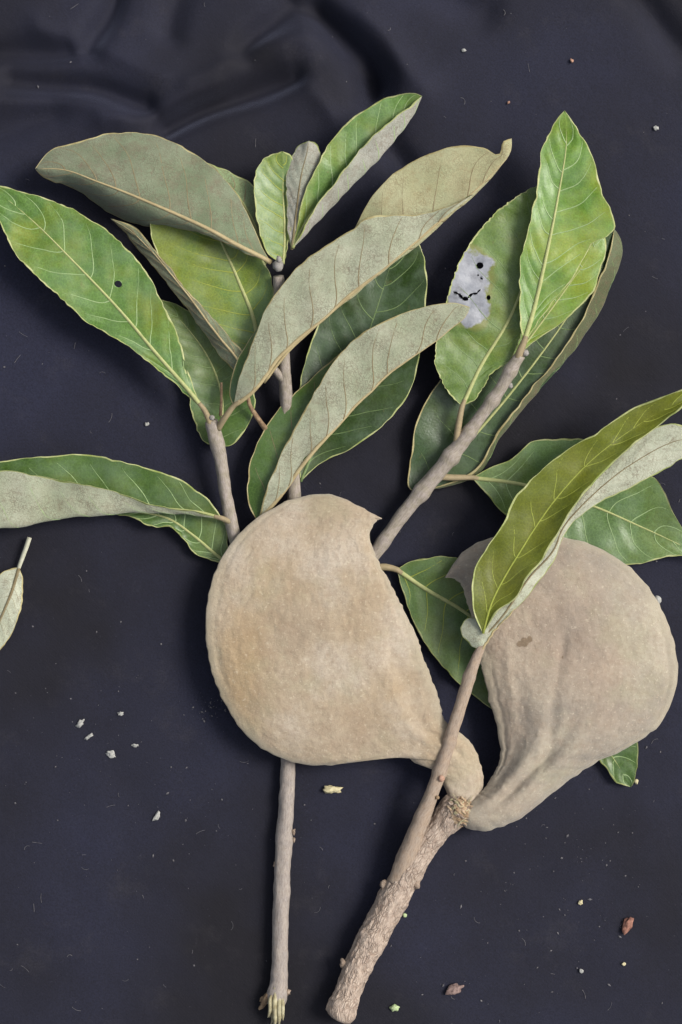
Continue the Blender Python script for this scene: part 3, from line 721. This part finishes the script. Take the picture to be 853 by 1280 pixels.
def pod(neck, beak, left, right, zm, T, mat, label, ridges, dents=(), spots=(), nu=200, nv=130, seed=0, pq=(2.4, .62), waves=1.5):
    us = np.linspace(0, 1, nu)
    Lr = spline([neck]+left+[beak], nu, us); Rr = spline([neck]+right+[beak], nu, us)
    for k, q in enumerate((Lr, Rr)):
        wv = np.clip(np.minimum(us, 1-us)*14, 0, 1)
        for c in (0, 1): q[:, c] += wv*(smooth_noise(nu, 2.0, 1.0, seed*5+k*2+c)+smooth_noise(nu, 9, waves*.7, seed*7+k*2+c))
    v = np.linspace(0, 1, nv); v = .5-.5*np.cos(v*math.pi)*(.55)+(v-.5)*.45; v = np.clip((v-v[0])/(v[-1]-v[0]), 0, 1)
    s = 2*v-1
    gv = np.clip(.5+smooth_noise(nu, 14, .8, seed*31), 0, 1)[:, None]
    prof = ((1-np.abs(s)**pq[0])**pq[1])[None, :]-.07*gv*np.exp(-((np.abs(s)-.91)/.03)**2)[None, :]
    Zm = np.interp(us, *zip(*zm)); Th = np.interp(us, *zip(*T))
    k_ = np.hanning(15); k_ /= k_.sum()
    pad = lambda a: np.convolve(np.pad(a, 7, 'edge'), k_, 'valid')
    Zm, Th = pad(Zm), pad(Th)
    XY = Lr[:, None, :2]*(1-v)[None, :, None]+Rr[:, None, :2]*v[None, :, None]
    wid = np.linalg.norm(Lr[:, :2]-Rr[:, :2], axis=1)
    Th = np.minimum(Th, wid*.5)
    D = np.zeros((nu, nv))
    for i in range(nu):
        for j in range(nv):
            x, y = XY[i, j]
            D[i, j] = 1.3*noise.noise((x*.012, y*.012, seed*9.1))*2+1.1*noise.noise((x*.04, y*.04, seed*5.1))+.8*noise.noise((x*.13, y*.13, seed))+.45*noise.noise((x*.3, y*.3, seed))
    for (vc, wv_, amp, ua, ub, slope) in ridges:
        wu = np.clip((us-ua)/.08, 0, 1)*np.clip((ub-us)/.22, 0, 1)
        D += (amp*wu)[:, None]*np.exp(-((v[None, :]-vc-slope*us[:, None])/wv_)**2)
    for (x0, y0, rx, ry, ang, amp) in dents:
        dx, dy = XY[..., 0]-x0, XY[..., 1]-y0; ca, sa = math.cos(ang), math.sin(ang)
        D += amp*np.exp(-((dx*ca+dy*sa)/rx)**2-((-dx*sa+dy*ca)/ry)**2)
    edge = np.clip((1-np.abs(s))*9, 0, 1)[None, :]*np.clip(np.minimum(us, 1-us)*20, 0, 1)[:, None]
    up = Zm[:, None]+Th[:, None]*prof+D*edge
    dn = Zm[:, None]-Th[:, None]*prof*.85+D*edge*.3
    Vt = np.concatenate([XY, up[..., None]], -1).reshape(-1, 3)
    Vb = np.concatenate([XY, dn[..., None]], -1).reshape(-1, 3)
    F = []; n = nu*nv
    for i in range(nu-1):
        for j in range(nv-1):
            q = (i*nv+j, (i+1)*nv+j, (i+1)*nv+j+1, i*nv+j+1)
            F.append(q); F.append(tuple(x+n for x in q[::-1]))
    for i in range(nu-1):
        for j, f_ in ((0, 0), (nv-1, 1)):
            q = (i*nv+j, (i+1)*nv+j, (i+1)*nv+j+n, i*nv+j+n); F.append(q[::-1] if not f_ else q)
    rimv = np.repeat((np.clip((np.abs(s)-.86)/.12, 0, 1))[None, :], nu, 0)*np.clip((us-.16)*8, 0, 1)[:, None]
    sp = np.zeros((nu, nv))
    for (x0, y0, r0) in spots: sp = np.maximum(sp, np.clip(1-np.hypot(XY[..., 0]-x0, XY[..., 1]-y0)/(2*r0), 0, 1))
    o_ = mk('pod', W(np.concatenate([Vt, Vb])), F, mat, fb, attr={'rim': np.tile(rimv.ravel(), 2), 'spot': np.tile(sp.ravel(), 2)})
    me = o_.data
    import bmesh
    bm = bmesh.new(); bm.from_mesh(me); bmesh.ops.remove_doubles(bm, verts=bm.verts, dist=1e-6); bmesh.ops.recalc_face_normals(bm, faces=bm.faces); bm.to_mesh(me); bm.free()
    o_['label'] = label
    return o_

pod((580, 1022, 26), (478, 648, 40),
    [(563, 1004, 0), (556, 984, 0), (540, 961, 0), (518, 952, 0), (500, 937, 0), (460, 948, 0), (420, 956, 0), (380, 956, 0), (340, 943, 0), (308, 919, 0), (284, 884, 0), (265, 840, 0), (257, 790, 0), (260, 748, 0), (271, 708, 0), (291, 675, 0), (322, 646, 0), (360, 625, 0), (395, 617, 0), (422, 620, 0), (447, 632, 0)],
    [(595, 1012, 0), (603, 990, 0), (603, 968, 0), (593, 936, 0), (577, 917, 0), (560, 905, 0), (548, 870, 0), (530, 820, 0), (505, 762, 0), (480, 715, 0), (468, 690, 0), (463, 672, 0), (466, 656, 0)],
    [(0, 27), (.12, 32), (.25, 38), (.5, 44), (1, 42)], [(0, 10), (.1, 11), (.2, 12), (.4, 13), (.7, 10), (.9, 8), (1, 2)], M_pod1,
    'warm tan half round pod with a pointed beak, in the middle',
    [(.84, .035, -2.0, .16, .7, .05), (.76, .04, 1.2, .16, .6, .05), (.5, .1, 1, .16, .4, 0)],
    [(340, 740, 60, 80, .4, -2.5), (520, 850, 14, 70, -.35, -2), (430, 890, 70, 40, 0, 1.5)], seed=1, pq=(3.6, .75))
pod((570, 1016, 32), (556, 722, 30),
    [(584, 1003, 0), (606, 984, 0), (625, 946, 0), (620, 904, 0), (609, 865, 0), (600, 827, 0), (592, 790, 0), (586, 758, 0), (577, 732, 0), (570, 724, 0)],
    [(582, 1034, 0), (598, 1039, 0), (618, 1036, 0), (645, 1027, 0), (680, 1001, 0), (708, 978, 0), (745, 953, 0), (790, 932, 0), (825, 906, 0), (843, 868, 0), (847, 825, 0), (837, 785, 0), (813, 738, 0), (778, 703, 0), (740, 681, 0), (700, 671, 0), (650, 667, 0), (605, 675, 0), (577, 692, 0)],
    [(0, 27), (.15, 34), (.35, 40), (.7, 40), (1, 30)], [(0, 12), (.1, 20), (.25, 24), (.5, 21), (.75, 16), (.92, 9), (1, 2)], M_pod2,
    'greyish tan pod with ridged neck and brown spot, at right',
    [(.24, .09, 4.2, .1, .55, .1), (.42, .06, -4, .12, .5, .08), (.6, .08, 3, .12, .48, .05), (.1, .05, -2.2, .14, .55, .1), (.8, .05, -1.4, .12, .4, .02)],
    [(703, 815, 7, 26, .1, -2.2), (690, 905, 8, 50, .12, -4), (760, 760, 60, 60, 0, 2), (640, 870, 8, 50, -.1, 2.5)], spots=[(656, 803, 6), (662, 799, 4), (650, 805, 4), (703, 822, 2.2)], seed=2, pq=(2.6, .75))

leaf(fb, (722, 866, 10), (789, 984, 8), [rail([(730, 915), (745, 945), (760, 963), (773, 979)], 10), rail([(752, 925), (775, 960)], 9), rail([(780, 880), (797, 920), (797, 952), (794, 975)], 12)],
    1, 'top', 'mid', 'grey', ribr=1.6, nu=50, nv=26, nveins=6, vein=M_vein, label='green leaf tip poking out below the right pod')
# olive leaf, its right half folded over
leaf(fb, (604, 792, 70), (885, 476, 100), [
    rail([(592, 766), (591, 722), (607, 686), (634, 647), (645, 620), (690, 576), (740, 545), (790, 511), (840, 491)], 74, 80, 86, 90, 94, 100),
    rail([(616, 750), (650, 690), (690, 630), (740, 575), (800, 530), (850, 500)], 74, 76, 80, 88, 96),
    rail([(622, 764), (645, 747), (662, 720), (689, 682), (704, 657), (728, 620), (770, 575), (800, 550), (822, 533), (855, 509)], 78, 84, 88, 90, 94, 100)],
    1, 'top', 'olive', 'pale', ribr=1.5, vein=M_vein_y, rib=M_vein_y, vein_r=.5, nveins=9, wave=1.8, label='olive green folded leaf lying over the right pod')
leaf(fb, (604, 798, 62), (890, 552, 84), [
    rail([(606, 772), (630, 752), (650, 720), (676, 682), (694, 655), (722, 610), (765, 568), (796, 546), (820, 533), (846, 531), (868, 540)], 68, 74, 78, 78, 80, 86),
    rail([(630, 768), (662, 722), (692, 688), (704, 660), (742, 618), (790, 580), (850, 550)], 72, 78, 80, 84, 86),
    rail([(637, 768), (668, 734), (693, 699), (707, 664), (749, 629), (796, 606), (858, 570)], 66, 70, 72, 76, 82)],
    1, 'under', 'olive', 'pale', ribr=1.2, rib=M_vein_u, vein=M_vein_u, vein_r=.35, nveins=8, wave=1, label='pale felted leaf half showing below the olive leaf')
leaf(fb, (603, 812, 60), (644, 760, 68), [
    rail([(590, 806), (577, 790), (580, 778), (600, 771), (622, 767)], 56, 58, 66), rail([(600, 798), (606, 784), (624, 773)], 63, 66, 70), rail([(608, 803), (618, 788), (634, 771)], 62, 66, 72)],
    2, 'under', 'mid', 'pale', margin=M_margin, rib=M_rib_t, vein=M_vein_u, ribr=1.6, nu=50, nv=26, nveins=5, vein_r=.3, label='small pale curled leaf base beside the right pod')

# ================================================================== LOOSE LEAF
ll = thing('loose_leaf', (25, 708, 0), 'pale grey green loose leaf lying alone on the cloth at the left edge', 'leaf')
leaf(ll, (24, 709, 8), (-34, 860, 5), [
    rail([(12, 712), (-4, 722), (-22, 760), (-38, 810)], 8, 6), rail([(14, 742), (-6, 790)], 11, 9), rail([(29, 722), (27, 758), (14, 793), (-6, 822)], 7, 6)],
    1, 'under', 'mid', 'pale', pmat=M_vein_p, petiole=[(37, 672, 7), (33, 684, 8)], margin=M_margin_d, rib=M_vein_u, vein=M_vein_u, ribr=2.2, nu=60, nv=28, name='blade', vein_r=.4)

# ================================================================== CRUMBS AND CHIPS ON THE CLOTH
def crumb(name, x, y, lx, ly, lz, ang, mat, seed, label, cat, group=None, rough=.6):
    import bmesh
    bm = bmesh.new(); bmesh.ops.create_icosphere(bm, subdivisions=3, radius=1)
    V = np.array([v.co[:] for v in bm.verts]); F = [[v.index for v in f.verts] for f in bm.faces]; bm.free()
    k = np.array([1+rough*noise.noise(Vector(v)*1.5+Vector((seed*3.1, seed, 0)))+.3*rough*noise.noise(Vector(v)*4+Vector((seed, 0, 0))) for v in V])
    V = V*k[:, None]*np.array([lx, ly, lz])
    ca, sa = math.cos(ang), math.sin(ang)
    V = np.stack([V[:, 0]*ca-V[:, 1]*sa+x, V[:, 0]*sa+V[:, 1]*ca+y, V[:, 2]+lz*.8], -1)
    V[:, 2] += float(cloth_z(np.array([float(x)]), np.array([float(y)]))[0])
    P = W(V); c = W(np.array([x, y, 0.]))
    o_ = mk(name, P-c, F, mat); o_.location = c
    return tag(o_, label, cat, group)
M_white = plain_mat('crumb_white', srgb(170, 170, 164), srgb(140, 140, 136), 800)
M_cream = plain_mat('crumb_cream', srgb(206, 198, 160), srgb(180, 168, 130), 500)
M_greenc = plain_mat('crumb_green', srgb(176, 190, 146), srgb(150, 168, 120), 500)
M_red = plain_mat('chip_red_brown', srgb(168, 122, 104), srgb(96, 64, 56), 300, .8, .9)
M_mauve = plain_mat('chip_mauve', srgb(150, 128, 120), srgb(96, 78, 74), 500, .8, .8)
M_orange = plain_mat('crumb_orange', srgb(172, 132, 112), srgb(140, 108, 88), 500)
crumb('bark_chip', 785, 1156, 11, 5, 4, -1.15, M_red, 1, 'reddish brown bark chip on bare cloth at lower right', 'chip')
crumb('bark_chip', 568, 1237, 10, 5.5, 4, -.35, M_mauve, 2, 'mauve grey bark chip on the cloth near the bottom edge', 'chip')
crumb('wood_crumb', 415, 987, 10, 5, 4, .05, M_cream, 3, 'large cream crumb on the cloth just below the middle pod', 'crumb', rough=.9)
crumb('leaf_crumb', 493, 1260, 5.5, 4, 3, .1, M_greenc, 4, 'pale green crumb on the cloth at the bottom edge', 'crumb')
crumb('wax_bead', 822, 750, 5, 5.5, 5, 0, M_white, 5, 'white bead touching the outer rim of the right pod', 'crumb', rough=.2)
g = 'white flakes scattered on the cloth left of the middle pod'
for i, (x, y, a, b, an, lab) in enumerate([
        (196, 1020, 6.5, 2.6, -1., 'curved white flake, lowest of those left of the slim stem'),
        (100, 905, 6, 3.2, -.8, 'white flake at the far left of its cluster, forked shape'),
        (111, 921, 5.5, 2, -.6, 'narrow slanting white flake next to the forked one'),
        (139, 943, 5.5, 3.6, .3, 'rounded white flake, lowest of its cluster'),
        (151, 892, 3.2, 2.2, 0, 'small white flake, upper right of its cluster'),
        (169, 932, 4, 1.6, .1, 'thin flat white flake, rightmost of its cluster')]):
    crumb('flake', x, y, a, b, 1.8, an, M_white, 10+i, lab, 'flake', g, .8)
for i, (x, y, r_, m, lab) in enumerate([
        (820, 160, 3.2, M_white, 'white speck beside the upright bright leaf at upper right'),
        (715, 76, 2.4, M_orange, 'orange speck on the cloth above the upright bright leaf'),
        (636, 128, 1.9, M_orange, 'orange brown speck above the hooked leaf tip'),
        (580, 63, 2.6, M_white, 'whitish speck near the top edge right of the folds'),
        (506, 1144, 3, M_greenc, 'pale green speck beside the corky branch stub'),
        (726, 1128, 3.2, M_cream, 'cream speck left of the reddish bark chip'),
        (780, 1205, 2.6, M_cream, 'tiny cream speck just below the reddish bark chip'),
        (727, 1214, 2.8, M_white, 'bluish white speck lower left of the reddish chip'),
        (796, 977, 3, M_cream, 'cream speck beside the green leaf tip'),
        (184, 530, 2.8, M_white, 'white speck above the folded leaf at left')]):
    crumb('speck', x, y, r_, r_*.8, 2, i, m, 30+i, lab, 'speck', 'larger specks on the cloth', .5)
# fine dust: too many to count
def dust(name, n, mat, rmin, rmax, seed, clusters):
    r = np.random.default_rng(seed); parts = []
    oct_ = np.array([(1, 0, 0), (-1, 0, 0), (0, 1, 0), (0, -1, 0), (0, 0, 1), (0, 0, -1)], float)
    of = [(0, 2, 4), (2, 1, 4), (1, 3, 4), (3, 0, 4), (2, 0, 5), (1, 2, 5), (3, 1, 5), (0, 3, 5)]
    for k in range(n):
        if k < n*.5 or not clusters: x, y = r.uniform(-60, 913), r.uniform(-40, 1320)
        else:
            c = clusters[r.integers(len(clusters))]; x, y = r.normal(c[0], c[2]), r.normal(c[1], c[3])
        q = rmin+(rmax-rmin)*r.random()**3.5
        z = float(cloth_z(np.array([x]), np.array([y]))[0])
        an = r.uniform(0, 6.28); st_ = r.uniform(.8, 2.2)
        v = oct_*np.array([q*st_, q, q*.6]); ca, sa = math.cos(an), math.sin(an)
        v = np.stack([v[:, 0]*ca-v[:, 1]*sa+x, v[:, 0]*sa+v[:, 1]*ca+y, v[:, 2]+z+.9], -1)
        parts.append((v, of))
    V, F = join_geo(parts)
    o_ = mk(name, W(V), F, mat, smooth=False); o_['kind'] = 'stuff'
    tag(o_, 'fine pale dust specks sprinkled all over the dark cloth', 'dust')
M_dust = plain_mat('dust_grey', srgb(112, 110, 112), srgb(70, 69, 74), 600)
dust('dust', 520, M_dust, .3, 1.5, 5, [(120, 900, 70, 50), (200, 1010, 90, 60), (760, 1060, 60, 50), (590, 1180, 60, 60), (265, 885, 14, 8), (700, 1120, 40, 60)])

def lint(n, seed):
    r = np.random.default_rng(seed); parts = []
    for k in range(n):
        x, y = r.uniform(-20, 873), r.uniform(-20, 1300); an = r.uniform(0, 6.28); L_ = r.uniform(4, 16); cv = r.uniform(-1.2, 1.2)
        t = np.linspace(0, 1, 7); a_ = an+cv*t*2
        px = x+np.cumsum(np.cos(a_))*L_/7; py = y+np.cumsum(np.sin(a_))*L_/7
        pz = np.array([float(cloth_z(np.array([p]), np.array([q]))[0]) for p, q in zip(px, py)])+1.2
        v, f, _ = tube_geo(np.stack([px, py, pz], -1), np.full(7, r.uniform(.16, .3)), 4, cap=False); parts.append((v, f))
    V, F = join_geo(parts)
    o_ = mk('lint', W(V), F, M_dust); o_['kind'] = 'stuff'
    tag(o_, 'thin grey lint fibres clinging to the dark cloth', 'lint')
lint(110, 12)
